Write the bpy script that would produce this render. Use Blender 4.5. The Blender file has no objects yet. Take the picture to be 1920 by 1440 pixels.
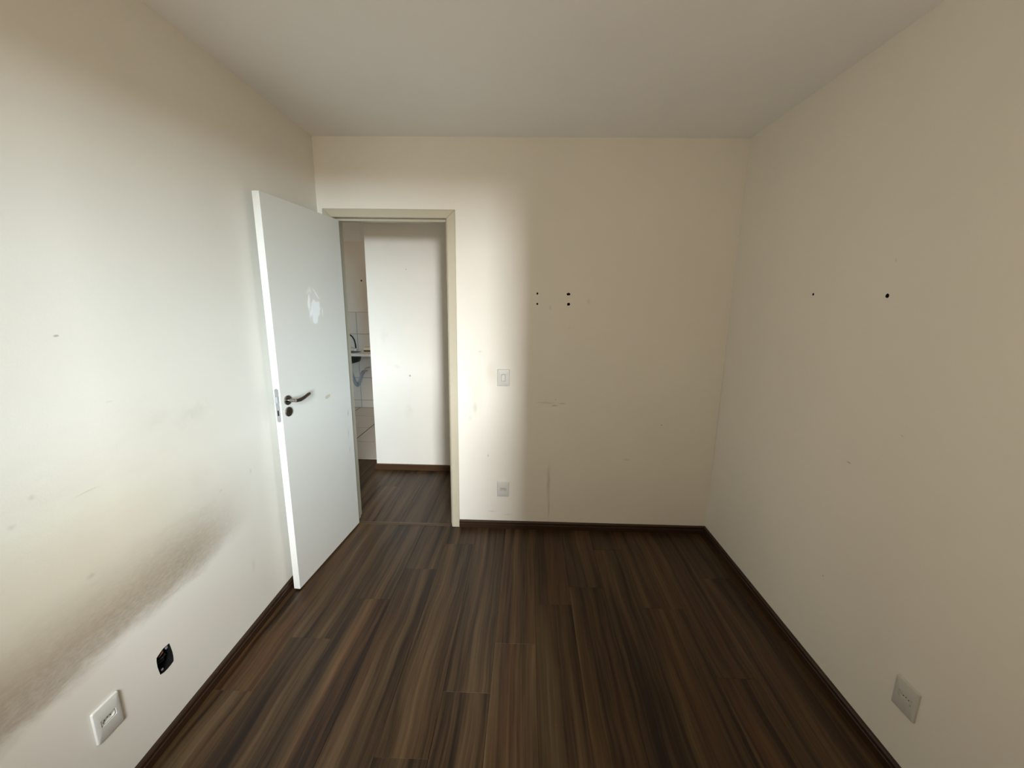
import bpy, bmesh, math, random
from mathutils import Vector, Matrix

random.seed(7)
S = bpy.context.scene
C = S.collection
PI = math.pi

# ------------------------------------------------------------------ camera, world, light, exposure
W_LEFT, W_RIGHT, W_FAR, H = -1.341, 1.3036, 2.699, 2.593      # bedroom, metres; camera stands over the origin
K_LEFT, K_RIGHT = 0.0233, 0.0157                              # the side walls are a touch out of square
Y_NEAR = -0.35                                                # window wall behind the camera

def make_camera():
    f, pitch, yaw, roll, h = 762.68, 0.20057, 0.02335, -0.01478, 1.628
    cy, sy = math.cos(yaw), math.sin(yaw)
    fw = Vector((-sy * math.cos(pitch), cy * math.cos(pitch), -math.sin(pitch)))
    r = Vector((cy, sy, 0)); d = fw.cross(r)
    c, s = math.cos(roll), math.sin(roll)
    r2 = c * r + s * d; d2 = -s * r + c * d
    cam = bpy.data.cameras.new('camera'); o = bpy.data.objects.new('camera', cam); C.objects.link(o)
    M = Matrix((r2, -d2, -fw)).transposed().to_4x4()
    M.translation = (0, 0, h)
    o.matrix_world = M
    cam.sensor_fit = 'HORIZONTAL'; cam.sensor_width = 36; cam.lens = f / 1920 * 36
    cam.shift_x = -(969.77 - 960) / 1920; cam.shift_y = (718.2 - 720) / 1920
    cam.clip_start = 0.02
    S.camera = o
make_camera()

S.view_settings.view_transform = 'Standard'; S.view_settings.look = 'None'
S.view_settings.gamma = 1; S.view_settings.use_curve_mapping = False
S.view_settings.exposure = 0.15

world = bpy.data.worlds.new('sky'); S.world = world; world.use_nodes = True
bgn = world.node_tree.nodes['Background']
bgn.inputs[0].default_value = (1.0, 0.79, 0.545, 1); bgn.inputs[1].default_value = 2.35

def area(name, a, b, z0, z1, target, power, color):
    """a rectangle of bright sky standing on the line a-b from z0 to z1, facing target"""
    l = bpy.data.lights.new(name, 'AREA'); o = bpy.data.objects.new(name, l); C.objects.link(o)
    l.shape = 'RECTANGLE'
    A, B = Vector((a[0], a[1], 0)), Vector((b[0], b[1], 0))
    l.size = (B - A).length; l.size_y = z1 - z0
    o.location = (A + B) / 2 + Vector((0, 0, (z0 + z1) / 2))
    dirv = Vector(target) - o.location; dirv.z = 0
    o.rotation_euler = dirv.to_track_quat('-Z', 'Y').to_euler()
    l.energy = power; l.color = color
    return o
# open sky seen past the edge of the neighbouring tower, through the bedroom window
def sky_patch(name, phi0, phi1, z0, z1, power, color, dist=14.0):
    p0, p1 = math.radians(phi0), math.radians(phi1)
    area(name, (0.70 + dist * math.sin(p0), -0.5 - dist * math.cos(p0)), (0.70 + dist * math.sin(p1), -0.5 - dist * math.cos(p1)), z0, z1, (0, -0.4, 1.5), power, color)
sky_patch('bright_horizon', 11.5, 16.5, 1.2, 3.2, 1550, (0.92, 0.97, 1.0))
sky_patch('sky_past_tower', 11.5, 20.5, 3.2, 9.0, 3500, (0.92, 0.97, 1.0))
sky_patch('upper_sky', 11.5, 27, 9.0, 16.0, 4600, (0.85, 0.94, 1.0))
sky_patch('sky_aside', 20.5, 28, 1.2, 6.0, 1500, (0.45, 0.80, 1.0))
sky_patch('added_upward_fill', 11.5, 20.5, -1.5, 1.2, 160, (1.0, 0.95, 0.82))  # added fill lamp from below, lifts the top of the far wall
# living room window at the far left, out of sight
area('living_room_daylight', (-5.6, 3.9), (-5.6, 5.4), 0.95, 1.7, (0, 4.6, 1.5), 11, (1.0, 0.95, 0.87))

# ------------------------------------------------------------------ object helpers
def tag(o, label=None, cat=None, group=None, kind=None):
    if label: o['label'] = label
    if cat: o['category'] = cat
    if group: o['group'] = group
    if kind: o['kind'] = kind
    return o

def empty(name, loc=(0, 0, 0), rz=0.0):
    o = bpy.data.objects.new(name, None); C.objects.link(o)
    o.location = loc; o.rotation_euler = (0, 0, rz); o.empty_display_size = 0.05
    return o

class MB:
    """collects verts and faces of one mesh"""
    def __init__(s): s.v = []; s.f = []
    def add(s, vs, fs):
        n = len(s.v); s.v += [tuple(p) for p in vs]; s.f += [tuple(i + n for i in q) for q in fs]; return s
    def box(s, x0, x1, y0, y1, z0, z1):
        vs = [(x, y, z) for z in (z0, z1) for y in (y0, y1) for x in (x0, x1)]
        return s.add(vs, [(0, 2, 3, 1), (4, 5, 7, 6), (0, 1, 5, 4), (2, 6, 7, 3), (0, 4, 6, 2), (1, 3, 7, 5)])
    def loft(s, rings, cap0=True, cap1=True, close=False):
        n = len(rings[0]); vs = [p for r in rings for p in r]; fs = []
        m = len(rings)
        for k in range(m if close else m - 1):
            a, b = k * n, ((k + 1) % m) * n
            for i in range(n):
                j = (i + 1) % n
                fs.append((a + i, a + j, b + j, b + i))
        if cap0 and not close: fs.append(tuple(range(n - 1, -1, -1)))
        if cap1 and not close: fs.append(tuple(range((m - 1) * n, m * n)))
        return s.add(vs, fs)
    def tube(s, pts, radii, n=12, flat=1.0, cap=True):
        pts = [Vector(p) for p in pts]
        if not isinstance(radii, (list, tuple)): radii = [radii] * len(pts)
        rings = []; up = None
        for i, p in enumerate(pts):
            t = (pts[min(i + 1, len(pts) - 1)] - pts[max(i - 1, 0)]).normalized()
            if up is None: up = Vector((0, 0, 1)) if abs(t.z) < 0.9 else Vector((1, 0, 0))
            side = t.cross(up).normalized(); up = side.cross(t).normalized()
            rings.append([p + (side * math.cos(2 * PI * k / n) * flat + up * math.sin(2 * PI * k / n)) * radii[i] for k in range(n)])
        return s.loft(rings, cap, cap)
    def build(s, name, mat, parent=None, smooth=False, bevel=0, recalc=True):
        me = bpy.data.meshes.new(name)
        me.from_pydata([tuple(p) for p in s.v], [], s.f)
        bm = bmesh.new(); bm.from_mesh(me)
        if recalc: bmesh.ops.recalc_face_normals(bm, faces=bm.faces)
        if bevel:
            bmesh.ops.bevel(bm, geom=[e for e in bm.edges if len(e.link_faces) == 2 and e.calc_face_angle(0) > 0.6], offset=bevel, segments=2, affect='EDGES', profile=0.6)
        bm.to_mesh(me); bm.free()
        if smooth:
            for p in me.polygons: p.use_smooth = True
            me.set_sharp_from_angle(angle=math.radians(38))
        me.materials.append(mat)
        o = bpy.data.objects.new(name, me); C.objects.link(o)
        if parent: o.parent = parent
        return o

def rrect(w, h, r, k=5, cx=0, cy=0):
    """rounded rectangle, 4*(k+1) points, counter-clockwise from the lower right corner"""
    out = []
    for (sx, sy, a0) in ((1, -1, -PI / 2), (1, 1, 0), (-1, 1, PI / 2), (-1, -1, PI)):
        for i in range(k + 1):
            a = a0 + i * PI / 2 / k
            out.append((cx + sx * (w / 2 - r) + r * math.cos(a), cy + sy * (h / 2 - r) + r * math.sin(a)))
    return out
def P(poly, y): return [(x, y, z) for x, z in poly]           # a 2D outline upright in the x-z plane

def slab(mb, O, U, N, us, vs, void=(), rings=(), th=0.12):
    """upright slab with rectangular openings and small polygon holes in its front face.
    O origin, U horizontal direction, N horizontal normal towards the room"""
    O, U, N = Vector(O), Vector(U).normalized(), Vector(N).normalized()
    us = list(us); vs = list(vs)
    for (a, b, c, d) in void: us += [a, b]; vs += [c, d]
    cells = {}
    for (poly, pad) in rings:
        x0 = min(p[0] for p in poly) - pad; x1 = max(p[0] for p in poly) + pad
        z0 = min(p[1] for p in poly) - pad; z1 = max(p[1] for p in poly) + pad
        us += [x0, x1]; vs += [z0, z1]
    us = sorted(set(round(u, 5) for u in us)); vs = sorted(set(round(v, 5) for v in vs))
    def pt(u, v, t): return O + U * u + Vector((0, 0, v)) - N * t
    def is_void(i, j):
        if i < 0 or j < 0 or i >= len(us) - 1 or j >= len(vs) - 1: return True
        u, v = (us[i] + us[i + 1]) / 2, (vs[j] + vs[j + 1]) / 2
        return any(a < u < b and c < v < d for (a, b, c, d) in void)
    def in_ring(i, j):
        u, v = (us[i] + us[i + 1]) / 2, (vs[j] + vs[j + 1]) / 2
        for k, (poly, pad) in enumerate(rings):
            x0 = min(p[0] for p in poly) - pad - 1e-4; x1 = max(p[0] for p in poly) + pad + 1e-4
            z0 = min(p[1] for p in poly) - pad - 1e-4; z1 = max(p[1] for p in poly) + pad + 1e-4
            if x0 < u < x1 and z0 < v < z1: return True
        return False
    for i in range(len(us) - 1):
        for j in range(len(vs) - 1):
            if is_void(i, j): continue
            q = [(us[i], vs[j]), (us[i + 1], vs[j]), (us[i + 1], vs[j + 1]), (us[i], vs[j + 1])]
            if not in_ring(i, j):
                mb.add([pt(u, v, 0) for u, v in q], [(0, 1, 2, 3)])
            mb.add([pt(u, v, th) for u, v in q], [(3, 2, 1, 0)])
            for (di, dj, a, b) in ((-1, 0, 3, 0), (1, 0, 1, 2), (0, -1, 0, 1), (0, 1, 2, 3)):
                if is_void(i + di, j + dj):
                    A, B = q[a], q[b]
                    mb.add([pt(*A, 0), pt(*A, th), pt(*B, th), pt(*B, 0)], [(0, 1, 2, 3)])
    for (poly, pad) in rings:
        x0 = min(p[0] for p in poly) - pad; x1 = max(p[0] for p in poly) + pad
        z0 = min(p[1] for p in poly) - pad; z1 = max(p[1] for p in poly) + pad
        cx, cz = (x0 + x1) / 2, (z0 + z1) / 2
        n = len(poly); outer = []
        for (x, z) in poly:                                  # project every hole point out to the cell's border
            dx, dz = x - cx, z - cz
            t = min(((x1 - cx) / abs(dx)) if abs(dx) > 1e-9 else 1e9, ((z1 - cz) / abs(dz)) if abs(dz) > 1e-9 else 1e9)
            outer.append((cx + dx * t, cz + dz * t))
        vs_ = [pt(u, v, 0) for u, v in outer] + [pt(u, v, 0) for u, v in poly]
        fs = []
        corners = [(x0, z0), (x1, z0), (x1, z1), (x0, z1)]
        for i2 in range(n):
            j2 = (i2 + 1) % n
            a, b = outer[i2], outer[j2]
            if abs(a[0] - b[0]) > 1e-6 and abs(a[1] - b[1]) > 1e-6:    # goes round a corner
                cr = min(corners, key=lambda c: (c[0] - a[0]) ** 2 + (c[1] - a[1]) ** 2 + (c[0] - b[0]) ** 2 + (c[1] - b[1]) ** 2)
                vs_.append(pt(*cr, 0)); fs.append((i2, len(vs_) - 1, j2, n + j2, n + i2))
            else: fs.append((i2, j2, n + j2, n + i2))
        mb.add(vs_, fs)
    return mb

# ------------------------------------------------------------------ materials
class NT:
    def __init__(s, name):
        s.m = bpy.data.materials.new(name); s.m.use_nodes = True
        s.t = s.m.node_tree; s.n = s.t.nodes; s.b = s.n['Principled BSDF']
    def lk(s, a, b): s.t.links.new(a, b)
    def val(s, sock, x):
        if hasattr(x, 'is_output'): s.lk(x, sock)
        else: sock.default_value = x
    def math(s, op, a, b=0.0, clamp=False):
        n = s.n.new('ShaderNodeMath'); n.operation = op; n.use_clamp = clamp
        s.val(n.inputs[0], a); s.val(n.inputs[1], b); return n.outputs[0]
    def coord(s, kind='Object'):
        return s.n.new('ShaderNodeTexCoord').outputs[kind]
    def xyz(s, vec):
        n = s.n.new('ShaderNodeSeparateXYZ'); s.lk(vec, n.inputs[0]); return n.outputs
    def comb(s, x, y, z):
        n = s.n.new('ShaderNodeCombineXYZ')
        for i, q in enumerate((x, y, z)): s.val(n.inputs[i], q)
        return n.outputs[0]
    def mapping(s, vec, scale=(1, 1, 1), loc=(0, 0, 0)):
        n = s.n.new('ShaderNodeMapping'); s.lk(vec, n.inputs[0])
        n.inputs['Scale'].default_value = scale; n.inputs['Location'].default_value = loc
        return n.outputs[0]
    def noise(s, vec, scale=5, detail=3, rough=0.5, dist=0.0, w=None):
        n = s.n.new('ShaderNodeTexNoise')
        if w is not None: n.noise_dimensions = '4D'; s.val(n.inputs['W'], w)
        s.lk(vec, n.inputs['Vector']); n.inputs['Scale'].default_value = scale
        n.inputs['Detail'].default_value = detail; n.inputs['Roughness'].default_value = rough
        n.inputs['Distortion'].default_value = dist
        return n.outputs[0]
    def ss(s, x, a, b, lo=0.0, hi=1.0):
        n = s.n.new('ShaderNodeMapRange'); n.interpolation_type = 'SMOOTHSTEP'
        s.val(n.inputs[0], x)
        if a > b: a, b, lo, hi = b, a, hi, lo
        n.inputs[1].default_value = a; n.inputs[2].default_value = b
        n.inputs[3].default_value = lo; n.inputs[4].default_value = hi
        return n.outputs[0]
    def mix(s, fac, a, b, mode='MIX'):
        n = s.n.new('ShaderNodeMix'); n.data_type = 'RGBA'; n.blend_type = mode
        s.val(n.inputs[0], fac)
        for sock, x in ((n.inputs[6], a), (n.inputs[7], b)):
            s.val(sock, x if hasattr(x, 'is_output') else (*x, 1))
        return n.outputs[2]
    def ramp(s, fac, stops):
        n = s.n.new('ShaderNodeValToRGB'); s.lk(fac, n.inputs[0]); e = n.color_ramp.elements
        while len(e) < len(stops): e.new(0.5)
        for el, (p, c) in zip(e, stops): el.position = p; el.color = (*c, 1)
        return n.outputs[0]
    def bump(s, h, strength=0.2, dist=0.002):
        n = s.n.new('ShaderNodeBump'); n.inputs['Strength'].default_value = strength
        n.inputs['Distance'].default_value = dist; s.lk(h, n.inputs['Height'])
        s.lk(n.outputs[0], s.b.inputs['Normal'])
    def out(s, col=None, rough=0.5, metal=0.0, spec=0.5):
        if col is not None: s.val(s.b.inputs['Base Color'], col if hasattr(col, 'is_output') else (*col, 1))
        s.val(s.b.inputs['Roughness'], rough); s.b.inputs['Metallic'].default_value = metal
        s.b.inputs['Specular IOR Level'].default_value = spec
        return s.m
    def spot(s, a, b, ca, cb, ra, rb, soft=0.5, warp=None, amt=0.0, rot=0.0):
        """soft elliptical mark round (ca, cb) in the two coordinates a, b"""
        if warp is not None:
            off = s.math('MULTIPLY', s.math('SUBTRACT', warp, 0.5), amt)
            a = s.math('ADD', a, off); b = s.math('ADD', b, off)
        da = s.math('SUBTRACT', a, ca); db = s.math('SUBTRACT', b, cb)
        if rot:
            c, k = math.cos(rot), math.sin(rot)
            da, db = (s.math('ADD', s.math('MULTIPLY', da, c), s.math('MULTIPLY', db, k)),
                      s.math('SUBTRACT', s.math('MULTIPLY', db, c), s.math('MULTIPLY', da, k)))
        da = s.math('DIVIDE', da, ra); db = s.math('DIVIDE', db, rb)
        d = s.math('SQRT', s.math('ADD', s.math('MULTIPLY', da, da), s.math('MULTIPLY', db, db)))
        return s.ss(d, 1.0, 1.0 - soft)

PAINT = (0.825, 0.79, 0.715)
def wall_mat(name, base=PAINT, marks=None, grime=None):
    t = NT(name); co = t.coord(); x, y, z = t.xyz(co)
    big = t.noise(co, 1.3, 3, 0.55)
    col = t.mix(t.ss(big, 0.3, 0.7), base, tuple(c * 0.965 for c in base))
    if grime: col = grime(t, co, x, y, z, col)
    warp = t.noise(co, 14, 3, 0.6)
    for (axis, ca, cb, ra, rb, soft, amt, k, dirt) in (marks or ()):
        k = k * (0.6 if k < 0.6 else 0.9)
        a = x if axis == 'x' else y
        msk = t.math('MULTIPLY', t.spot(a, z, ca, cb, ra, rb, soft, warp, amt), k)
        col = t.mix(msk, col, dirt)
    peel = t.noise(co, 160, 3, 0.6)
    t.bump(peel, 0.12, 0.0015)
    return t.out(col, 0.62, 0, 0.25)

DIRT = (0.30, 0.25, 0.18); GREY = (0.36, 0.34, 0.31)
back_marks = [
    ('x', -0.345, 1.00, 0.09, 0.20, 1.0, 0.10, 0.30, (0.55, 0.46, 0.33)),
    ('x', -0.235, 1.15, 0.06, 0.11, 1.0, 0.05, 0.28, (0.55, 0.46, 0.33)),
    ('x', -0.35, 0.90, 0.020, 0.055, 0.9, 0.03, 0.38, DIRT),
    ('x', -0.43, 0.91, 0.012, 0.05, 0.9, 0.03, 0.30, DIRT),
    ('x', -0.385, 0.83, 0.025, 0.03, 1.0, 0.03, 0.20, DIRT),
    ('x', 0.170, 0.36, 0.020, 0.20, 1.0, 0.015, 0.58, DIRT),
    ('x', 0.178, 0.17, 0.012, 0.14, 1.0, 0.010, 0.50, DIRT),
    ('x', 0.140, 0.946, 0.10, 0.008, 0.9, 0.02, 0.45, DIRT),
    ('x', 0.245, 0.941, 0.035, 0.009, 0.9, 0.02, 0.55, DIRT),
    ('x', 0.195, 0.928, 0.03, 0.007, 0.9, 0.015, 0.6, DIRT),
    ('x', 0.200, 0.968, 0.012, 0.006, 0.9, 0.012, 0.5, DIRT),
    ('x', 0.145, 1.584, 0.016, 0.022, 1.0, 0.01, 0.32, GREY),
    ('x', 0.393, 1.625, 0.020, 0.030, 1.0, 0.01, 0.30, GREY),
    ('x', 0.710, 0.547, 0.035, 0.006, 0.9, 0.018, 0.5, DIRT),
    ('x', 0.274, 1.455, 0.010, 0.006, 0.9, 0.01, 0.35, GREY),
    ('x', 0.929, 0.805, 0.004, 0.004, 0.5, 0.0, 0.9, (0.05, 0.04, 0.03)),
    ('x', -0.260, 0.555, 0.004, 0.013, 0.6, 0.008, 0.6, DIRT),
    ('x', -0.32, 1.285, 0.018, 0.010, 0.9, 0.02, 0.4, DIRT),
    ('x', -0.23, 0.130, 0.05, 0.008, 1.0, 0.03, 0.35, DIRT),
    ('x', -0.12, 0.105, 0.05, 0.008, 1.0, 0.03, 0.35, DIRT),
]
left_marks = [
    ('y', 1.513, 1.17, 0.11, 0.055, 1.0, 0.16, 0.32, (0.50, 0.46, 0.40)),
    ('y', 1.36, 1.20, 0.07, 0.035, 1.0, 0.10, 0.22, (0.50, 0.46, 0.40)),
    ('y', 1.095, 1.513, 0.010, 0.004, 0.7, 0.01, 0.7, DIRT),
    ('y', 0.96, 1.10, 0.014, 0.012, 1.0, 0.01, 0.5, GREY),
    ('y', 0.904, 1.045, 0.014, 0.010, 1.0, 0.01, 0.5, GREY),
    ('y', 1.053, 0.793, 0.020, 0.012, 1.0, 0.015, 0.55, DIRT),
    ('y', 1.50, 0.90, 0.09, 0.10, 1.0, 0.10, 0.20, (0.50, 0.42, 0.30)),
    ('y', 1.09, 1.05, 0.05, 0.004, 0.9, 0.012, 0.45, (0.40, 0.22, 0.12)),
    ('y', 1.74, 0.34, 0.020, 0.05, 1.0, 0.03, 0.25, GREY),
    ('y', 1.80, 0.80, 0.012, 0.02, 1.0, 0.03, 0.3, DIRT),
    ('y', 1.60, 0.80, 0.015, 0.010, 1.0, 0.03, 0.3, DIRT),
    ('y', 1.205, 1.30, 0.02, 0.006, 1.0, 0.03, 0.3, GREY),
]
def bed_grime(t, co, x, y, z, col):
    """greasy band where a bed head stood: a sharp lower edge, fading upwards and to the right"""
    st = t.noise(t.mapping(co, (1, 3.0, 9.0)), 2.2, 5, 0.62, 0.6)
    fine = t.noise(t.mapping(co, (1, 6.0, 14.0)), 7, 5, 0.7)
    zz = t.math('ADD', z, t.math('MULTIPLY', t.math('SUBTRACT', st, 0.5), 0.10))
    zz = t.math('ADD', zz, t.math('MULTIPLY', t.math('SUBTRACT', y, 1.1), -0.06))
    low = t.ss(zz, 0.490, 0.575); up = t.ss(zz, 0.86, 0.585)
    ends = t.ss(y, 1.82, 1.35)
    m = t.math('MULTIPLY', t.math('MULTIPLY', low, up), ends)
    m = t.math('MULTIPLY', m, t.ss(fine, 0.10, 0.75, 0.62, 1.0))
    haze = t.math('MULTIPLY', t.math('MULTIPLY', t.ss(z, 0.55, 0.65), t.ss(zz, 1.36, 0.85)), t.ss(y, 1.9, 1.05))
    col = t.mix(t.math('MULTIPLY', haze, 0.75), col, (0.58, 0.50, 0.37))
    return t.mix(t.math('MULTIPLY', m, 0.74), col, (0.29, 0.215, 0.14))
right_marks = [
    ('y', 1.596, 0.998, 0.016, 0.005, 0.9, 0.012, 0.6, DIRT),
    ('y', 1.40, 1.18, 0.008, 0.005, 0.9, 0.01, 0.45, DIRT),
    ('y', 1.56, 1.79, 0.006, 0.010, 0.9, 0.008, 0.5, GREY),
    ('y', 1.62, 0.46, 0.004, 0.004, 0.5, 0.0, 0.7, DIRT),
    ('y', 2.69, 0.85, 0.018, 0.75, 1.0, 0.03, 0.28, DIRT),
]
hall_marks = [
    ('x', -1.08, 0.93, 0.012, 0.012, 0.6, 0.01, 0.8, DIRT), ('x', -1.20, 1.01, 0.05, 0.03, 1.0, 0.06, 0.25, GREY),
    ('x', -1.10, 0.60, 0.06, 0.10, 1.0, 0.12, 0.20, GREY), ('x', -1.30, 1.30, 0.05, 0.10, 1.0, 0.12, 0.15, GREY),
    ('x', -1.08, 1.88, 0.006, 0.006, 0.6, 0.0, 0.8, DIRT),
]
MAT = {}
MAT['back'] = wall_mat('painted_far_wall', marks=back_marks)
MAT['left'] = wall_mat('painted_left_wall', marks=left_marks, grime=bed_grime)
MAT['right'] = wall_mat('painted_right_wall', marks=right_marks)
MAT['paint'] = wall_mat('painted_plain_wall')
MAT['hall'] = wall_mat('painted_hall_wall', marks=hall_marks)
MAT['ceil'] = wall_mat('ceiling_paint', (0.92, 0.91, 0.90))

def plain(name, col, rough=0.5, metal=0.0, spec=0.5, nscale=30, namt=0.06, bump=0.0):
    t = NT(name); co = t.coord()
    n = t.noise(co, nscale, 3, 0.6)
    c = t.mix(n, tuple(q * (1 - namt) for q in col), tuple(min(1, q * (1 + namt)) for q in col))
    if bump: t.bump(n, bump, 0.001)
    return t.out(c, rough, metal, spec)

def door_paint():
    t = NT('door_paint'); co = t.coord(); x, y, z = t.xyz(co)
    base = t.mix(t.noise(co, 2.0, 3), (0.73, 0.725, 0.68), (0.69, 0.68, 0.63))
    w = t.noise(co, 22, 3, 0.6, 0.5)
    # white filler patch: a smeared oval with thin trowel arcs round it (door runs along its local y, z up)
    def mx(*q):
        r = q[0]
        for k in q[1:]: r = t.math('MAXIMUM', r, k)
        return r
    def sp(cy, cz, ra, rb, soft, amt, k=1.0, rot=0.0):
        return t.math('MULTIPLY', t.spot(y, z, cy, cz, ra, rb, soft, w, amt, rot), k)
    body = mx(sp(-0.328, 1.567, 0.052, 0.062, 0.25, 0.05, 0.85), sp(-0.340, 1.515, 0.032, 0.045, 0.3, 0.04, 0.85))
    notch = sp(-0.312, 1.622, 0.040, 0.026, 0.4, 0.04)
    m = t.math('MULTIPLY', body, t.math('SUBTRACT', 1.0, notch))
    m = mx(m, sp(-0.389, 1.600, 0.017, 0.056, 0.5, 0.03, 0.95), sp(-0.372, 1.545, 0.020, 0.040, 0.5, 0.03, 0.9, -0.5),
           sp(-0.315, 1.648, 0.0085, 0.058, 0.7, 0.012, 0.8, 0.76), sp(-0.262, 1.545, 0.008, 0.040, 0.7, 0.02, 0.6),
           sp(-0.378, 1.662, 0.030, 0.034, 1.0, 0.08, 0.45), sp(-0.375, 1.505, 0.020, 0.020, 1.0, 0.05, 0.35),
           sp(-0.33, 1.58, 0.10, 0.15, 1.0, 0.10, 0.18))
    col = t.mix(m, base, (0.95, 0.97, 0.97))
    # scrap of old tape and a few scuffs along the hinge side
    tape = t.spot(y, z, -0.279, 1.028, 0.032, 0.013, 0.25, w, 0.015)
    col = t.mix(t.math('MULTIPLY', tape, 0.75), col, (0.52, 0.44, 0.31))
    for (cy, cz, ra, rb, k) in ((-0.05, 0.86, 0.012, 0.03, 0.5), (-0.065, 0.72, 0.009, 0.05, 0.4), (-0.06, 0.60, 0.006, 0.03, 0.5)):
        col = t.mix(t.math('MULTIPLY', t.spot(y, z, cy, cz, ra, rb, 0.9, w, 0.03), k), col, GREY)
    return t.out(col, 0.42, 0, 0.4)
MAT['door'] = door_paint()
MAT['trim'] = plain('cream_door_frame_paint', (0.49, 0.445, 0.34), 0.45, 0, 0.4, 9, 0.06)
MAT['plate'] = plain('white_switch_plastic', (0.66, 0.645, 0.605), 0.35, 0, 0.5, 40, 0.02)
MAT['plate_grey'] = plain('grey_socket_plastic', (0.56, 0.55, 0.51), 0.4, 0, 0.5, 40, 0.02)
MAT['dark_hole'] = plain('dark_hole', (0.02, 0.016, 0.012), 0.9, 0, 0.1)
MAT['black_plastic'] = plain('black_box_plastic', (0.006, 0.006, 0.006), 0.45, 0, 0.5)
MAT['chrome'] = plain('dark_chrome', (0.30, 0.28, 0.26), 0.16, 1.0, 0.5, 20, 0.05)
MAT['steel'] = plain('satin_steel', (0.62, 0.61, 0.60), 0.38, 1.0, 0.5, 40, 0.06)
MAT['lock_steel'] = plain('grey_lock_steel', (0.24, 0.24, 0.235), 0.45, 0.2, 0.4)
MAT['white_alu'] = plain('white_aluminium', (0.80, 0.80, 0.78), 0.4, 0, 0.5)
MAT['black_metal'] = plain('black_tap_metal', (0.03, 0.03, 0.03), 0.3, 0.6, 0.5)
MAT['counter'] = plain('pale_counter_stone', (0.86, 0.85, 0.81), 0.35, 0, 0.5, 60, 0.10)
MAT['basin'] = plain('dark_basin', (0.02, 0.02, 0.02), 0.45, 0.0, 0.5)
MAT['hose'] = plain('grey_plastic_hose', (0.42, 0.45, 0.52), 0.45, 0, 0.5)
MAT['sponge'] = plain('cream_sponge', (0.80, 0.76, 0.58), 0.9, 0, 0.1, 200, 0.15, 0.4)
MAT['scourer'] = plain('dark_scourer', (0.03, 0.035, 0.03), 0.9, 0, 0.1, 250, 0.3, 0.5)
MAT['copper_red'] = plain('red_brown_wire', (0.22, 0.095, 0.07), 0.35, 0, 0.5)
MAT['wire_grey'] = plain('grey_wire', (0.30, 0.31, 0.33), 0.35, 0, 0.5)
MAT['wire_black'] = plain('black_wire', (0.015, 0.015, 0.016), 0.3, 0, 0.5)
MAT['concrete'] = plain('subfloor_concrete', (0.10, 0.09, 0.08), 0.9, 0, 0.2)
MAT['pale_grout'] = plain('pale_wall_grout', (0.36, 0.34, 0.31), 0.9, 0, 0.2)
MAT['grout'] = plain('dark_grout', (0.10, 0.085, 0.07), 0.9, 0, 0.2)

def tile_mat(name, base, var):
    t = NT(name); co = t.coord()
    r = t.n.new('ShaderNodeObjectInfo').outputs['Random']
    n = t.noise(co, 6, 4, 0.6, 0.3, w=t.math('MULTIPLY', r, 40))
    c = t.mix(n, tuple(q * (1 - var) for q in base), tuple(min(1, q * (1 + var)) for q in base))
    return t.out(c, 0.22, 0, 0.5)
MAT['floor_tile'] = tile_mat('beige_floor_tile', (0.66, 0.61, 0.55), 0.06)
MAT['wall_tile'] = tile_mat('white_wall_tile', (0.74, 0.72, 0.68), 0.04)

def plank_mat(name, dark=1.0, rough=0.40):
    """dark laminate with long streaks along local y; every plank gets its own grain"""
    t = NT(name); co = t.coord(); x, y, z = t.xyz(co)
    r = t.n.new('ShaderNodeObjectInfo').outputs['Random']
    w = t.math('MULTIPLY', r, 91.7)
    # slow sideways wander of the streaks
    wob = t.noise(t.comb(0.0, t.math('MULTIPLY', y, 1.6), 0.0), 1.0, 2, 0.5, 0, w)
    xs = t.math('ADD', x, t.math('MULTIPLY', t.math('SUBTRACT', wob, 0.5), 0.06))
    s1 = t.noise(t.comb(t.math('MULTIPLY', xs, 17.0), t.math('MULTIPLY', y, 0.55), 0.0), 1.0, 3, 0.6, 0.35, w)
    s2 = t.noise(t.comb(t.math('MULTIPLY', xs, 95.0), t.math('MULTIPLY', y, 1.5), 0.0), 1.0, 4, 0.6, 0.2, w)
    s3 = t.noise(t.comb(t.math('MULTIPLY', xs, 420.0), t.math('MULTIPLY', y, 9.0), 0.0), 1.0, 3, 0.6, 0, w)
    v = t.math('ADD', t.math('MULTIPLY', s1, 0.62), t.math('ADD', t.math('MULTIPLY', s2, 0.26), t.math('MULTIPLY', s3, 0.12)))
    D = dark
    col = t.ramp(v, [(0.36, (0.010 * D, 0.0040 * D, 0.0012 * D)), (0.43, (0.030 * D, 0.0145 * D, 0.0052 * D)),
                     (0.49, (0.078 * D, 0.043 * D, 0.0175 * D)), (0.56, (0.122 * D, 0.072 * D, 0.032 * D)), (0.66, (0.20 * D, 0.13 * D, 0.065 * D))])
    hue = t.noise(t.comb(t.math('MULTIPLY', xs, 9.0), t.math('MULTIPLY', y, 0.6), 3.0), 1.0, 2, 0.5, 0, w)
    col = t.mix(t.ss(hue, 0.45, 0.70, 0.0, 0.65), col, t.mix(1.0, col, (1.12, 0.84, 0.74), 'MULTIPLY'))
    col = t.mix(1.0, col, t.mix(r, (0.88, 0.88, 0.88), (1.10, 1.08, 1.06)), 'MULTIPLY')
    t.bump(t.math('ADD', s3, t.math('MULTIPLY', s2, 0.5)), 0.10, 0.0006)
    return t.out(col, t.ss(s3, 0.3, 0.7, rough, rough + 0.12), 0, 0.33)
MAT['plank'] = plank_mat('dark_laminate', 0.58, 0.34)

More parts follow.
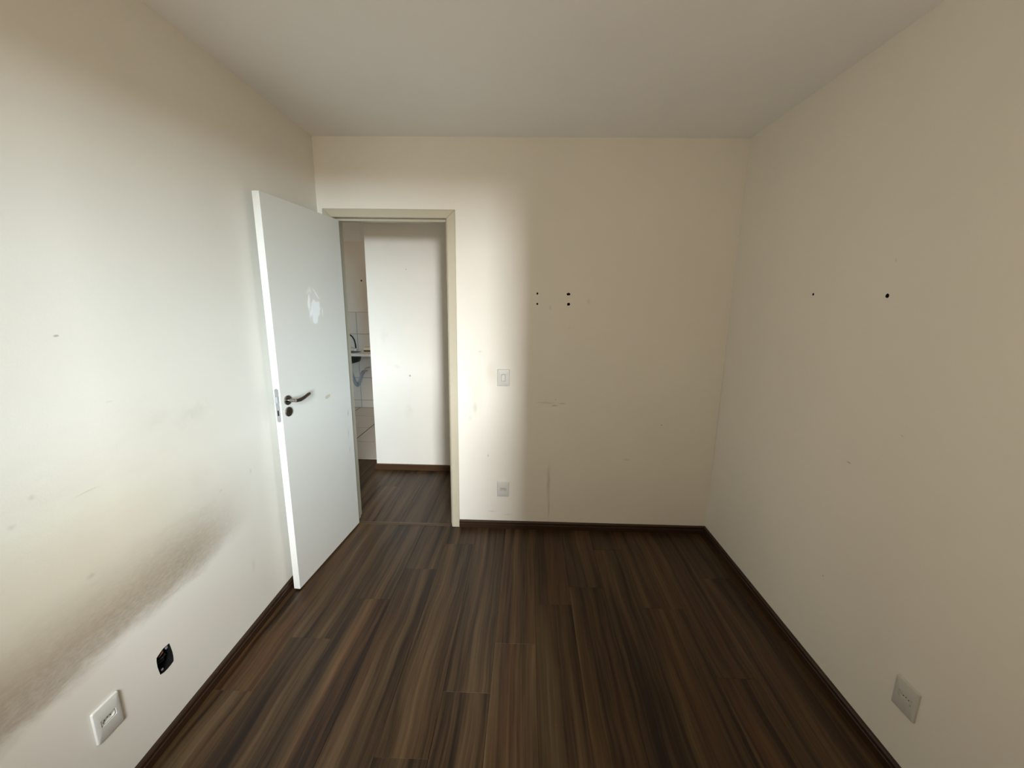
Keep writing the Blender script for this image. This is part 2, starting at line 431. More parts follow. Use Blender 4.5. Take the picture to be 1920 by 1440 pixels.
def strip_mat(name, base, axis):
    t = NT(name); co = t.coord(); x, y, z = t.xyz(co)
    a, b = (x, y) if axis == 'x' else (y, x)
    n = t.noise(t.comb(t.math('MULTIPLY', a, 2.0), t.math('MULTIPLY', b, 60.0), t.math('MULTIPLY', z, 120.0)), 1.0, 4, 0.6, 0.3)
    c = t.mix(n, tuple(q * 0.55 for q in base), tuple(q * 1.35 for q in base))
    return t.out(c, 0.38, 0, 0.4)
MAT['skirt_x'] = strip_mat('dark_wood_skirting_along_x', (0.034, 0.016, 0.0075), 'x')
MAT['skirt_y'] = strip_mat('dark_wood_skirting_along_y', (0.034, 0.016, 0.0075), 'y')
MAT['skirt_hall_lit'] = strip_mat('dark_wood_skirting_lit_tone', (0.070, 0.036, 0.017), 'x')  # same dark skirting wood, the light in the hall put into its colour
MAT['threshold'] = strip_mat('wood_threshold', (0.075, 0.045, 0.022), 'x')

# ------------------------------------------------------------------ setting: walls, ceiling, floor
XL_HALL, XR_HALL, Y_HALL, Y_KIT = -5.6, 0.45, 3.68, 5.92
TH = 0.125                                   # far wall thickness
DO_X0, DO_X1, DO_Z = -1.285, -0.49, 2.155    # rough door opening in the far wall

def circ(u, v, rx, rz=None, n=12, jig=0.0):
    rz = rz or rx
    return [(u + rx * math.cos(2 * PI * k / n) * (1 + jig * math.sin(3.1 * k)), v + rz * math.sin(2 * PI * k / n) * (1 + jig * math.cos(2.3 * k))) for k in range(n)]

# far wall: runs on to the left behind the bedroom as the living room's wall
U0 = XL_HALL
screw_pts = [(0.059, 1.673, 0.0062, 0.0072), (0.260, 1.672, 0.0125, 0.0085), (0.060, 1.607, 0.0065, 0.0065), (0.263, 1.608, 0.0098, 0.0098)]
rings = [(circ(u - U0, v, a, b, 12, 0.12), 0.012) for (u, v, a, b) in screw_pts]
mb = slab(MB(), (U0, W_FAR, 0), (1, 0, 0), (0, -1, 0), [0, 1.6 - U0], [0, H], void=[(DO_X0 - U0, DO_X1 - U0, -0.01, DO_Z)], rings=rings, th=TH)
wall_back = mb.build('wall_back', MAT['back'], recalc=False)
tag(wall_back, 'cream painted far wall with the doorway, screw holes and scuffs', kind='structure')
def cup(name, fn, poly, depth, parent, mat):
    n = len(poly)
    m = MB().loft([[fn(u, v, 0.0003) for u, v in poly], [fn(u, v, depth) for u, v in poly]], cap0=False)
    return m.build(name, mat, parent)
for (poly, pad) in rings:
    cup('screw_hole', lambda u, v, t: (U0 + u, W_FAR + t, v), poly, 0.03, wall_back, MAT['dark_hole'])

# left wall, with the torn opening for an empty electrical box
LN = W_FAR - Y_NEAR
UL = Vector((K_LEFT, -1, 0)).normalized(); NL = Vector((1, K_LEFT, 0)).normalized()
def lw(y): return W_LEFT + K_LEFT * (W_FAR - y)                  # x of the left wall at y
def rw(y): return W_RIGHT + K_RIGHT * (W_FAR - y)
hole = []
for (yy, zz) in ((1.200, 0.279), (1.2155, 0.2735), (1.231, 0.2730), (1.246, 0.2755), (1.2585, 0.279), (1.2605, 0.296), (1.2600, 0.318), (1.2570, 0.341),
                 (1.254, 0.3615), (1.240, 0.3640), (1.225, 0.3640), (1.211, 0.3585), (1.198, 0.353), (1.1955, 0.338), (1.1955, 0.316), (1.198, 0.296)):
    hole.append(((W_FAR - yy) / 1.0 * math.sqrt(1 + K_LEFT ** 2), zz))
wall_left = slab(MB(), (W_LEFT, W_FAR, 0), UL, NL, [0, LN], [0, H], rings=[(hole, 0.015)]).build('wall_left', MAT['left'], recalc=False)
tag(wall_left, 'cream left wall with a greasy brown band above the sockets', kind='structure')

# right wall with two plug holes
UR = Vector((-K_RIGHT, 1, 0)).normalized(); NR = Vector((-1, -K_RIGHT, 0)).normalized()
O_R = Vector((rw(Y_NEAR), Y_NEAR, 0))
rr = [(circ(1.958 - Y_NEAR, 1.675, 0.0062, 0.0062, 12, 0.1), 0.012), (circ(1.567 - Y_NEAR, 1.664, 0.0082, 0.0082, 12, 0.12), 0.012)]
wall_right = slab(MB(), O_R, UR, NR, [0, LN], [0, H], rings=rr).build('wall_right', MAT['right'], recalc=False)
tag(wall_right, 'shaded cream right wall with two plug holes at eye height', kind='structure')
for (poly, pad) in rr:
    cup('screw_hole', lambda u, v, t: O_R + UR * u - NR * t + Vector((0, 0, v)), poly, 0.03, wall_right, MAT['dark_hole'])

# window wall behind the camera
WX0, WX1, WZ0, WZ1 = -0.86, 0.70, 1.0, 2.20
wf = slab(MB(), (1.6, Y_NEAR, 0), (-1, 0, 0), (0, 1, 0), [0, 3.2], [0, H], void=[(1.6 - WX1, 1.6 - WX0, WZ0, WZ1)], th=0.14).build('wall_front', MAT['paint'], recalc=False)
tag(wf, 'cream window wall behind the camera', kind='structure')
win = tag(empty('window_1', ((WX0 + WX1) / 2, Y_NEAR - 0.07, WZ0)), 'open white aluminium window in the wall behind the camera', kind='structure')
hw = (WX1 - WX0) / 2; hz = WZ1 - WZ0
MB().box(-hw, -hw + 0.035, -0.04, 0.04, 0.0, hz).box(hw - 0.035, hw, -0.04, 0.04, 0, hz).box(-hw + 0.035, hw - 0.035, -0.04, 0.04, 0, 0.03).box(-hw + 0.035, hw - 0.035, -0.04, 0.04, hz - 0.03, hz).build('window_frame', MAT['white_alu'], win)
MB().box(-hw - 0.03, hw + 0.03, 0.055, 0.10, -0.025, -0.001).build('window_sill', MAT['counter'], win, bevel=0.003)

# hall, kitchen and living room beyond the door
wh = slab(MB(), (-1.437, Y_HALL, 0), (1, 0, 0), (0, -1, 0), [0, XR_HALL + 1.437], [0, H], th=0.115).build('wall_hall', MAT['hall'], recalc=False)
tag(wh, 'cream hall wall facing the bedroom doorway', kind='structure')
wk = slab(MB(), (XL_HALL, Y_KIT, 0), (1, 0, 0), (0, -1, 0), [0, XR_HALL - XL_HALL], [0, H], rings=[(circ(-2.385 - XL_HALL, 1.872, 0.012, 0.012, 10), 0.01)], th=0.12).build('wall_kitchen', MAT['paint'], recalc=False)
tag(wk, 'kitchen wall with white tiles up to chest height, seen through the doorway', kind='structure')
cup('screw_hole', lambda u, v, t: (XL_HALL + u, Y_KIT + t, v), circ(-2.385 - XL_HALL, 1.872, 0.012, 0.012, 10), 0.03, wk, MAT['dark_hole'])
we = slab(MB(), (XR_HALL, Y_KIT, 0), (0, -1, 0), (-1, 0, 0), [0, Y_KIT - W_FAR - TH], [0, H]).build('wall_hall_end', MAT['paint'], recalc=False)
tag(we, 'end wall of the hall right of the doorway, out of sight', kind='structure')
wl = slab(MB(), (XL_HALL, W_FAR + TH, 0), (0, 1, 0), (1, 0, 0), [0, Y_KIT - W_FAR - TH], [0, H], void=[(3.95 - W_FAR - TH, 5.35 - W_FAR - TH, 0.95, 2.15)]).build('wall_living', MAT['paint'], recalc=False)
tag(wl, 'living room wall with a window, out of sight to the left', kind='structure')

ce = MB().box(XL_HALL - 0.1, 1.65, Y_NEAR - 0.14, Y_KIT + 0.12, H, H + 0.12).build('ceiling', MAT['ceil'])
tag(ce, 'plain off-white ceiling', kind='structure')
ck = MB().box(XL_HALL, XR_HALL, 5.04, Y_KIT, 2.40, H).build('ceiling_kitchen', MAT['ceil'])
tag(ck, 'lowered kitchen ceiling with a shaded front face', kind='structure')

# floor: subfloor slab, every laminate plank a piece of its own
PT, PW, PL = 0.008, 0.1985, 1.32
fl = MB().box(XL_HALL - 0.1, 1.65, Y_NEAR - 0.14, Y_KIT + 0.12, -0.12, -PT - 0.0005).build('floor', MAT['concrete'])
tag(fl, 'dark brown laminate floor of streaked planks running towards the door', kind='structure')
plank_cache = {}
def plank(x0, x1, y0, y1):
    g, ch = 0.0002, 0.0007
    w, l = round(x1 - x0, 4), round(y1 - y0, 4)
    key = (w, l)
    if key not in plank_cache:
        a, b = w / 2 - g, l / 2 - g
        def ring(s, z): return [(-a + s, -b + s, z), (a - s, -b + s, z), (a - s, b - s, z), (-a + s, b - s, z)]
        o = MB().loft([ring(0, -PT), ring(0, -ch), ring(ch, 0)]).build('plank', MAT['plank'], fl)
        plank_cache[key] = o.data
    else:
        o = bpy.data.objects.new('plank', plank_cache[key]); C.objects.link(o); o.parent = fl
    o.location = ((x0 + x1) / 2, (y0 + y1) / 2, 0)
joint = {-0.328: 1.42, -0.527: 1.16, -0.726: 2.21, -0.925: 1.945, -1.124: 1.67, -1.323: 1.39, -0.129: 1.677, 0.07: 1.945,
         0.269: 2.09, 0.468: 2.461, 0.667: 1.94, 0.866: 1.53, 1.065: 2.20, 1.264: 1.75}
for k in range(-7, 8):
    x0 = round(0.07 + k * 0.199, 3)
    if x0 < -1.33 or x0 > 1.3: continue
    j = joint.get(x0, 1.4 + 0.27 * (k % 5))
    cuts = [Y_NEAR] + sorted(q for q in (j - 2 * PL, j - PL, j, j + PL) if Y_NEAR + 0.03 < q < 2.70) + [2.702]
    for a, b in zip(cuts[:-1], cuts[1:]): plank(max(x0, -1.36), min(x0 + 0.199, 1.36), a, b)
for k in range(-28, 2):
    x0 = round(0.07 + k * 0.199, 3)
    if x0 < XL_HALL or x0 > XR_HALL - 0.02: continue
    j = 3.05 + 0.27 * (k % 4) if -8 < k else 4.2
    cuts = [2.726] + [q for q in (j,) if 2.78 < q < 3.85] + [3.905]
    for a, b in zip(cuts[:-1], cuts[1:]): plank(x0, min(x0 + 0.199, XR_HALL), a, b)

# kitchen floor tiles and wall tiles
fk = MB().box(XL_HALL, XR_HALL, 3.908, Y_KIT, -PT, -0.0015).build('floor_kitchen', MAT['grout'])
tag(fk, 'beige tiled kitchen floor beyond the hall', kind='structure')
def tile_mesh(w, d, t, c, name, mat, parent):
    def ring(s, z): return [(-w / 2 + s, -d / 2 + s, z), (w / 2 - s, -d / 2 + s, z), (w / 2 - s, d / 2 - s, z), (-w / 2 + s, d / 2 - s, z)]
    return MB().loft([ring(0, 0), ring(0, t - c), ring(c, t)]).build(name, mat, parent)
ft = None
G = 0.013
ys = [3.911, 4.437, 4.952, 5.467, 5.915]
for j in range(4):
    d = ys[j + 1] - ys[j]
    proto = None
    for i in range(-6, 4):
        x0 = -1.995 + i * 0.518
        if x0 < XL_HALL or x0 + 0.518 > XR_HALL: continue
        if proto is None: proto = o = tile_mesh(0.518 - G, d - G, 0.0025, 0.0012, 'tile', MAT['floor_tile'], fk)
        else: o = bpy.data.objects.new('tile', proto.data); C.objects.link(o); o.parent = fk
        o.location = (x0 + 0.259, ys[j] + d / 2, -0.0014)
MB().box(-3.86, -0.66, Y_KIT - 0.002, Y_KIT - 0.0003, 0.0, 1.43).build('grout', MAT['pale_grout'], wk)
wt = None
zs = [0.0, 0.118, 0.46, 0.79, 1.113, 1.43]
for j in range(5):
    h_ = zs[j + 1] - zs[j]; wt = None
    for i in range(-3, 4):
        x0 = -2.49 + i * 0.455
        if wt is None:
            wt = o = tile_mesh(0.455 - 0.006, h_ - 0.007, 0.006, 0.001, 'tile', MAT['wall_tile'], wk)
        else: o = bpy.data.objects.new('tile', wt.data); C.objects.link(o); o.parent = wk
        o.location = (x0 + 0.2275, Y_KIT, zs[j] + h_ / 2); o.rotation_euler = (PI / 2, 0, 0)

# skirting: moulded profile with a groove, swept along each wall
PROF = [(0, 0), (0.0140, 0), (0.0140, 0.030), (0.0105, 0.033), (0.0105, 0.0365), (0.0130, 0.039), (0.0130, 0.049), (0.0085, 0.0548), (0.003, 0.0568), (0, 0.0568)]
def skirting(name, A, B, N, mat, label, m0=0.0, m1=0.0):
    """m0, m1: mitre at either end (1 inner corner, -1 outer corner)"""
    A, B, N = Vector((*A, 0)), Vector((*B, 0)), Vector((*N, 0)).normalized(); T = (B - A).normalized()
    r0 = [A + N * (0.0004 + d) + T * d * m0 + Vector((0, 0, z + 0.0003)) for d, z in PROF]
    r1 = [B + N * (0.0004 + d) - T * d * m1 + Vector((0, 0, z + 0.0003)) for d, z in PROF]
    return tag(MB().loft([r0, r1]).build(name, mat), label, kind='structure')
skirting('baseboard_left', (W_LEFT, W_FAR), (lw(Y_NEAR), Y_NEAR), (1, K_LEFT), MAT['skirt_y'], 'dark brown skirting along the left wall', 1, 1)
skirting('baseboard_right', (rw(Y_NEAR), Y_NEAR), (W_RIGHT, W_FAR), (-1, -K_RIGHT), MAT['skirt_y'], 'dark brown skirting along the shaded right wall', 1, 1)
skirting('baseboard_back', (-0.4675, W_FAR), (W_RIGHT, W_FAR), (0, -1), MAT['skirt_x'], 'dark brown skirting along the far wall right of the door', 0, 1)
skirting('baseboard_hall', (-1.437, Y_HALL), (XR_HALL, Y_HALL), (0, -1), MAT['skirt_hall_lit'], 'dark brown skirting along the hall wall beyond the doorway, coloured lighter as if lit', -1, 1)
skirting('baseboard_hall_end', (-1.437, Y_HALL + 0.115), (-1.437, Y_HALL), (-1, 0), MAT['skirt_y'], 'short dark skirting round the end of the hall wall', 0, -1)

# ------------------------------------------------------------------ door frame
fr = tag(empty('trim_1', (-0.8875, W_FAR, 0)), 'cream painted door frame round the open doorway', kind='structure')
fx = -0.8875
CX0, CX1, CO0, CO1 = -1.253, -0.520, -1.307, -0.468      # casing inner and outer edges
CZ, COZ = 2.126, 2.177
def cas(vs_):                                             # casing board: outline in x-z, 11 mm proud with a rounded edge
    y0, y1 = -0.0005, -0.0105
    n = len(vs_); c = (sum(p[0] for p in vs_) / n, sum(p[1] for p in vs_) / n)
    ins = []
    for i in range(n):
        p0, p1, p2 = Vector(vs_[i - 1]), Vector(vs_[i]), Vector(vs_[(i + 1) % n])
        e1, e2 = (p1 - p0).normalized(), (p2 - p1).normalized()
        n1, n2 = Vector((-e1.y, e1.x)), Vector((-e2.y, e2.x))
        b = (n1 + n2); b = b / max(b.dot(n1), 1e-6)
        ins.append(p1 + b * 0.003)
    return MB().loft([P(vs_, y0), P(vs_, y1 + 0.003), P([tuple(q) for q in ins], y1)])
cas([(CO0 - fx, 0.0005), (CX0 - fx, 0.0005), (CX0 - fx, CZ), (CO0 - fx, COZ)]).build('casing', MAT['trim'], fr)
cas([(CX1 - fx, 0.0005), (CO1 - fx, 0.0005), (CO1 - fx, COZ), (CX1 - fx, CZ)]).build('casing', MAT['trim'], fr)
cas([(CX0 - fx, CZ), (CX1 - fx, CZ), (CO1 - fx, COZ), (CO0 - fx, COZ)]).build('casing', MAT['trim'], fr)
JB = TH + 0.012
JX0, JX1, JZ = -1.247, -0.526, 2.128
MB().box(DO_X0 - fx + 0.001, JX0 - fx, 0.0005, JB, 0.0005, DO_Z - 0.001).build('jamb', MAT['trim'], fr, bevel=0.0015)
MB().box(JX1 - fx, DO_X1 - fx - 0.001, 0.0005, JB, 0.0005, DO_Z - 0.001).build('jamb', MAT['trim'], fr, bevel=0.0015)
MB().box(JX0 - fx + 0.0005, JX1 - fx - 0.0005, 0.0005, JB, JZ, DO_Z - 0.001).build('jamb', MAT['trim'], fr, bevel=0.0015)
MB().box(JX0 - fx + 0.0003, JX0 - fx + 0.012, 0.042, 0.092, 0.0005, JZ - 0.0005).build('door_stop', MAT['trim'], fr, bevel=0.002)
MB().box(JX1 - fx - 0.012, JX1 - fx - 0.0003, 0.042, 0.092, 0.0005, JZ - 0.0005).build('door_stop', MAT['trim'], fr, bevel=0.002)
MB().box(JX0 - fx + 0.0125, JX1 - fx - 0.0125, 0.042, 0.092, JZ - 0.016, JZ - 0.0005).build('door_stop', MAT['trim'], fr, bevel=0.002)
th = MB().loft([[(JX0 + 0.013, y, z) for y, z in ((2.696, 0.0003), (2.732, 0.0003), (2.730, 0.0030), (2.722, 0.0050), (2.706, 0.0050), (2.698, 0.0030))],
                [(JX1 - 0.013, y, z) for y, z in ((2.696, 0.0003), (2.732, 0.0003), (2.730, 0.0030), (2.722, 0.0050), (2.706, 0.0050), (2.698, 0.0030))]]).build('trim_2', MAT['threshold'])
tag(th, 'thin brown threshold strip across the doorway floor', kind='structure')

# ------------------------------------------------------------------ door leaf, open against the left wall
DW, DT = 0.7065, 0.0360
ang = 0.06849
door = tag(empty('door_1', (-1.2076, 2.6945, 0), -ang), 'white flush door standing open against the left wall, with a filler patch', kind='structure')
# local frame: leaf runs along -y from the hinge, its room face at x = 0, thickness towards -x
MB().box(-DT, 0, -DW, 0, 0.011, 2.109).build('door_leaf', MAT['door'], door, bevel=0.0012)
hd = MB()
def disc(cy, cz, x0, x1, r, n=24, rim=0.002, sgn=1):
    rs = []
    for (x, q) in ((x0, r), (x1 - sgn * rim, r), (x1, r - rim)):
        rs.append([(x, cy + q * math.cos(2 * PI * k / n), cz + q * math.sin(2 * PI * k / n)) for k in range(n)])
    return rs
HY, HZ = -0.657, 1.098
lock = MB().loft(disc(HY, HZ, 0.0003, 0.009, 0.0255)).build('handle_rose', MAT['chrome'], door, smooth=True)
handle = MB()
handle.tube([(0.0095, HY, HZ), (0.030, HY, HZ), (0.044, HY + 0.001, HZ), (0.051, HY + 0.010, HZ)], [0.0095, 0.009, 0.009, 0.009], 14)
path = []
for k in range(12):
    s_ = k / 11
    path.append((0.052 - 0.010 * s_ ** 2, HY - 0.006 + 0.140 * s_, HZ - 0.004 * math.sin(PI * min(1, s_ * 1.25)) + 0.010 * max(0, s_ - 0.25) ** 1.5))
handle.tube(path, [0.0095] * 3 + [0.0105] * 7 + [0.0105, 0.0095], 12, flat=0.62)
handle.build('handle', MAT['chrome'], door, smooth=True)
esc = MB().loft(disc(HY - 0.001, HZ - 0.062, 0.0003, 0.009, 0.0255)).build('lock_rose', MAT['chrome'], door, smooth=True)
MB().tube([(0.0092, HY - 0.001, HZ - 0.058), (0.0100, HY - 0.001, HZ - 0.058)], [0.0055, 0.0055], 14).box(0.0092, 0.0100, HY - 0.0038, HY + 0.0018, HZ - 0.078, HZ - 0.060).build('keyhole', MAT['dark_hole'], esc)
# lock forend on the edge of the leaf
FZ = 1.080
ring0 = [(x, -DW - 0.0002, z) for x, z in rrect(0.0205, 0.178, 0.0102, 6, -DT / 2, FZ)]
ring1 = [(x, -DW - 0.0022, z) for x, z in rrect(0.0205, 0.178, 0.0102, 6, -DT / 2, FZ)]
fore = MB().loft([ring0, ring1]).build('lock_forend', MAT['lock_steel'], door)
MB().add([(-DT / 2 - 0.006, -DW - 0.0024, 1.095), (-DT / 2 + 0.006, -DW - 0.0024, 1.095), (-DT / 2 + 0.006, -DW - 0.0024, 1.128), (-DT / 2 - 0.006, -DW - 0.0024, 1.128),
          (-DT / 2 - 0.006, -DW - 0.0130, 1.095), (-DT / 2 + 0.006, -DW - 0.0050, 1.095), (-DT / 2 + 0.006, -DW - 0.0050, 1.128), (-DT / 2 - 0.006, -DW - 0.0130, 1.128)],
         [(0, 1, 2, 3), (7, 6, 5, 4), (0, 4, 5, 1), (1, 5, 6, 2), (2, 6, 7, 3), (3, 7, 4, 0)]).build('latch_bolt', MAT['lock_steel'], fore, bevel=0.0008)
MB().loft([[(x, -DW - 0.0023, z) for x, z in rrect(0.008, 0.030, 0.0039, 5, -DT / 2, 1.040)], [(x, -DW - 0.0029, z) for x, z in rrect(0.008, 0.030, 0.0039, 5, -DT / 2, 1.040)]]).build('bolt_slot', MAT['dark_hole'], fore)
for zz in (1.001, 1.145):
    MB().tube([(-DT / 2, -DW - 0.0022, zz), (-DT / 2, -DW - 0.0032, zz)], [0.0035, 0.0028], 10).build('screw', MAT['lock_steel'], fore)
# handle on the far face, squeezed between leaf and wall
MB().loft(disc(HY, HZ, -DT - 0.0003, -DT - 0.006, 0.0255, rim=0.002, sgn=-1)).build('handle_rose', MAT['chrome'], door, smooth=True)
MB().tube([(-DT - 0.006, HY, HZ), (-DT - 0.016, HY, HZ), (-DT - 0.020, HY + 0.010, HZ), (-DT - 0.020, HY + 0.11, HZ - 0.004)], [0.0085, 0.0085, 0.0075, 0.0065], 12).build('handle', MAT['chrome'], door, smooth=True)
for zz in (0.25, 1.08, 1.88):
    MB().tube([(-0.030, 0.0045, zz - 0.04), (-0.030, 0.0045, zz + 0.04)], [0.0042, 0.0042], 10).build('hinge', MAT['door'], door, smooth=True)

# ------------------------------------------------------------------ switch and sockets (local: plate on y = 0, towards -y)
def plate(root, w, h, mat, ow, oh, orad):
    t = 0.0075
    rings_ = [P(rrect(w, h, 0.005, 4), -0.0004), P(rrect(w, h, 0.005, 4), -t + 0.0045), P(rrect(w - 0.003, h - 0.003, 0.0045, 4), -t + 0.001), P(rrect(w - 0.007, h - 0.007, 0.004, 4), -t),
              P(rrect(ow + 0.001, oh + 0.001, orad, 4), -t), P(rrect(ow, oh, orad, 4), -t + 0.001), P(rrect(ow, oh, orad, 4), -0.0012), P(rrect(w - 0.012, h - 0.012, 0.004, 4), -0.0004)]
    return MB().loft(rings_, cap0=False, cap1=False).build('cover_plate', mat, root, smooth=True)

def socket(name, loc, rz, label, mat, w=0.084, h=0.116):
    root = tag(empty(name, loc, rz), label, 'socket', 'white wall sockets')
    plate(root, w, h, mat, 0.047, 0.023, 0.002)
    hexo = [(0.0185, -0.0035), (0.0185, 0.0035), (0.0125, 0.0078), (-0.0125, 0.0078), (-0.0185, 0.0035), (-0.0185, -0.0035), (-0.0125, -0.0078), (0.0125, -0.0078)]
    out = [(0.0231, -0.0060), (0.0231, 0.0060), (0.0140, 0.0111), (-0.0140, 0.0111), (-0.0231, 0.0060), (-0.0231, -0.0060), (-0.0140, -0.0111), (0.0140, -0.0111)]
    base = MB().loft([P(out, -0.0012), P(out, -0.0062), P([(x * 1.04, z * 1.05) for x, z in hexo], -0.0066), P(hexo, -0.0058), P([(x * 0.97, z * 0.95) for x, z in hexo], -0.0016)], cap0=True, cap1=True).build('socket_insert', MAT['plate_grey'], root)
    for (px_, pz_) in ((-0.0095, 0.0), (0.0, 0.0022), (0.0095, 0.0)):
        MB().tube([(px_, -0.0018, pz_), (px_, -0.0026, pz_)], [0.0017, 0.0017], 10).build('pin_hole', MAT['dark_hole'], base)
    return root
socket('wall_socket', (-0.1525, W_FAR, 0.3045), 0, 'white socket low on the far wall, right of the doorway', MAT['plate'])
socket('wall_socket', (lw(1.012), 1.012, 0.3215), PI / 2 + math.atan(K_LEFT), 'white socket low on the stained left wall, nearer than the open black box', MAT['plate'])
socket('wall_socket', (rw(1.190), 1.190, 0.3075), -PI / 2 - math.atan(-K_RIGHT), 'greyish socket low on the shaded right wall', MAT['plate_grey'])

sw = tag(empty('light_switch', (-0.157, W_FAR, 1.1145)), 'white light switch on the far wall, beside the doorway at handle height', 'switch')
plate(sw, 0.084, 0.116, MAT['plate'], 0.0262, 0.0462, 0.002)
a, b = 0.0117, 0.0216
MB().loft([[(-a, -0.0012, -b), (a, -0.0012, -b), (a, -0.0012, b), (-a, -0.0012, b)],
           [(-a, -0.0092, -b), (a, -0.0092, -b), (a, -0.0058, b), (-a, -0.0058, b)],
           [(-a + 0.001, -0.0100, -b + 0.001), (a - 0.001, -0.0100, -b + 0.001), (a - 0.001, -0.0066, b - 0.001), (-a + 0.001, -0.0066, b - 0.001)]]).build('rocker', MAT['plate'], sw)

# open electrical box in the left wall
bx = tag(empty('junction_box', (lw(1.228), 1.228, 0.318), PI / 2 + math.atan(K_LEFT)), 'open black junction box with loose wires set in the left wall', 'junction box')

loc = []
for (u, v) in hole:
    yy = W_FAR - u / math.sqrt(1 + K_LEFT ** 2)
    loc.append((yy - 1.228, v - 0.318))                     # local x runs with +y for a plate turned by +90 degrees
loc = [(x, z) for x, z in loc]
MB().loft([P(loc, 0.0006), P([(x * 0.99, z * 0.99) for x, z in loc], 0.006), P([(x * 0.97, z * 0.97) for x, z in loc], 0.045), P([(x * 0.6, z * 0.6) for x, z in loc], 0.0465)], cap0=False, cap1=True).build('box_shell', MAT['black_plastic'], bx)
MB().tube([(-0.020, 0.030, 0.024), (-0.018, 0.012, 0.029), (-0.004, 0.008, 0.034), (0.010, 0.014, 0.036), (0.016, 0.034, 0.033)], 0.0026, 8).build('wire', MAT['copper_red'], bx, smooth=True)['label'] = 'red-brown wire'
MB().tube([(-0.014, 0.034, 0.014), (-0.008, 0.012, 0.018), (0.004, 0.009, 0.026), (0.014, 0.018, 0.029), (0.018, 0.036, 0.024)], 0.0022, 8).build('wire', MAT['copper_red'], bx, smooth=True)['label'] = 'second red-brown wire'
MB().tube([(0.024, 0.036, 0.010), (0.016, 0.014, 0.004), (0.002, 0.010, 0.006), (-0.012, 0.020, 0.0), (-0.016, 0.040, -0.008)], 0.0030, 8).build('wire', MAT['wire_black'], bx, smooth=True)
MB().tube([(0.022, 0.040, -0.010), (0.014, 0.020, -0.014), (-0.002, 0.016, -0.010), (-0.014, 0.030, -0.016)], 0.0034, 8).build('wire', MAT['wire_black'], bx, smooth=True)
MB().box(0.016, 0.024, 0.006, 0.011, 0.026, 0.041).build('fixing_lug', MAT['wire_grey'], bx, bevel=0.001)
MB().box(-0.012, -0.004, 0.008, 0.012, -0.040, -0.033).build('fixing_lug', MAT['wire_grey'], bx, bevel=0.001)

# ------------------------------------------------------------------ kitchen sink seen through the gap
sk = tag(empty('sink_counter', (-2.62, 5.69, 0.875)), 'pale sink counter with a dark basin on the tiled kitchen wall', 'counter')
cw, cd = 1.70, 0.42
bo = rrect(0.50, 0.30, 0.148, 8)
def flat(poly_, z): return [(x, y, z) for x, y in poly_]
oo = rrect(cw, cd, 0.004, 8)
MB().loft([flat(bo, -0.030), flat(bo, -0.004), flat([(x * 1.02, y * 1.03) for x, y in bo], 0.0), flat([(x * (cw - 0.008) / cw, y * (cd - 0.008) / cd) for x, y in oo], 0.0), flat(oo, -0.004), flat(oo, -0.032), flat([(x * 0.99, y * 0.98) for x, y in oo], -0.032)], False, False, True).build('counter_top', MAT['counter'], sk)
basin = MB()
ir = [(bo, -0.003, 0.995), (bo, -0.08, 0.97), (bo, -0.13, 0.90), (bo, -0.15, 0.70), (bo, -0.153, 0.15)]
orr = [(bo, -0.157, 0.15), (bo, -0.155, 0.72), (bo, -0.134, 0.92), (bo, -0.08, 0.985), (bo, -0.034, 0.998)]
basin.loft([flat([(x * s_, y * s_) for x, y in q], z) for q, z, s_ in ir + orr], True, False).build('basin', MAT['basin'], sk, smooth=True)
for bxx in (-0.72, 0.72):
    MB().box(bxx - 0.015, bxx + 0.015, -0.16, 0.20, -0.065, -0.033).box(bxx - 0.015, bxx + 0.015, 0.192, 0.222, -0.32, -0.065).build('bracket', MAT['white_alu'], sk, bevel=0.002)

ta = tag(empty('kitchen_tap', (-2.505, 5.868, 0.8755)), 'black gooseneck tap on the kitchen counter', 'tap')
MB().tube([(0, 0, 0.0), (0, 0, 0.012), (0, 0, 0.014), (0, 0, 0.034)], [0.026, 0.025, 0.016, 0.014], 16).build('tap_base', MAT['steel'], ta, smooth=True)
MB().tube([(0, 0, 0.034), (-0.002, -0.002, 0.09), (-0.012, -0.006, 0.15), (-0.034, -0.014, 0.20), (-0.07, -0.03, 0.235), (-0.11, -0.05, 0.24), (-0.145, -0.07, 0.215), (-0.155, -0.078, 0.18)], 0.0105, 12).build('spout', MAT['black_metal'], ta, smooth=True)
MB().tube([(0.0, -0.014, 0.024), (-0.03, -0.03, 0.045), (-0.055, -0.04, 0.052)], [0.006, 0.006, 0.007], 10).build('lever', MAT['steel'], ta, smooth=True)

sp = tag(empty('dish_sponge', (-2.295, 5.80, 0.8755)), 'cream dish sponge with a dark scouring side on the kitchen counter', 'sponge')
MB().box(-0.055, 0.055, -0.036, 0.036, 0.0005, 0.016).build('scouring_pad', MAT['scourer'], sp, bevel=0.002)
MB().box(-0.055, 0.055, -0.036, 0.036, 0.0165, 0.062).build('sponge_body', MAT['sponge'], sp, bevel=0.006)

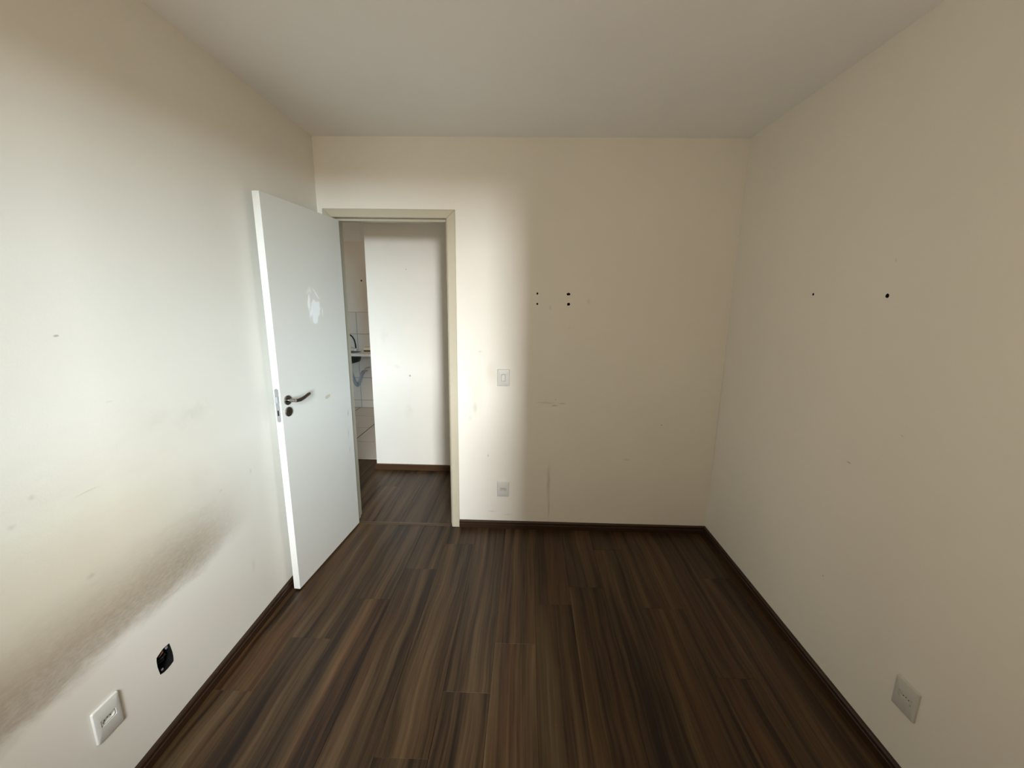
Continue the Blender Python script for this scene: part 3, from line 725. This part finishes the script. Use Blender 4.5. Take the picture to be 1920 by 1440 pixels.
si = tag(empty('sink_trap', (-2.49, 5.69, 0.30)), 'grey flexible drain hose hanging under the kitchen sink', 'drain hose')
pts = []
base_pts = [(-0.045, 0.0, 0.415), (-0.045, 0.005, 0.34), (-0.035, 0.03, 0.25), (-0.015, 0.065, 0.135), (0.008, 0.095, 0.075), (0.03, 0.125, 0.11), (0.046, 0.16, 0.19), (0.054, 0.19, 0.24), (0.056, 0.2215, 0.252)]
def cr(p0, p1, p2, p3, t):
    return tuple(0.5 * ((2 * b) + (-a + c) * t + (2 * a - 5 * b + 4 * c - d) * t * t + (-a + 3 * b - 3 * c + d) * t ** 3) for a, b, c, d in zip(p0, p1, p2, p3))
for i in range(len(base_pts) - 1):
    q = [base_pts[max(0, i - 1)], base_pts[i], base_pts[i + 1], base_pts[min(len(base_pts) - 1, i + 2)]]
    for k in range(6): pts.append(cr(*q, k / 6))
pts.append(base_pts[-1])
MB().tube(pts, [0.023 + (0.0025 if k % 2 else -0.0015) for k in range(len(pts))], 12).build('hose', MAT['hose'], si, smooth=True)
MB().tube([(-0.045, 0, 0.3745), (-0.045, 0, 0.40), (-0.045, 0, 0.4015), (-0.045, 0, 0.4165)], [0.030, 0.030, 0.036, 0.036], 16).build('drain_cup', MAT['black_plastic'], si, smooth=True)

vl = tag(empty('stop_valve', (-2.385, Y_KIT - 0.0065, 0.585)), 'chrome stop tap on the kitchen wall below the sink', 'valve')
MB().tube([(0, -0.0003, 0), (0, -0.006, 0), (0, -0.008, 0), (0, -0.075, 0)], [0.028, 0.027, 0.013, 0.013], 14).build('valve_body', MAT['steel'], vl, smooth=True)
MB().tube([(0, -0.05, 0), (0, -0.05, 0.028), (0.02, -0.055, 0.036), (0.075, -0.06, 0.046)], [0.010, 0.009, 0.007, 0.008], 12).build('valve_lever', MAT['steel'], vl, smooth=True)
MB().tube([(0, -0.070, 0), (-0.01, -0.09, -0.012), (-0.03, -0.105, -0.035)], [0.012, 0.011, 0.010], 12).build('valve_nozzle', MAT['steel'], vl, smooth=True)
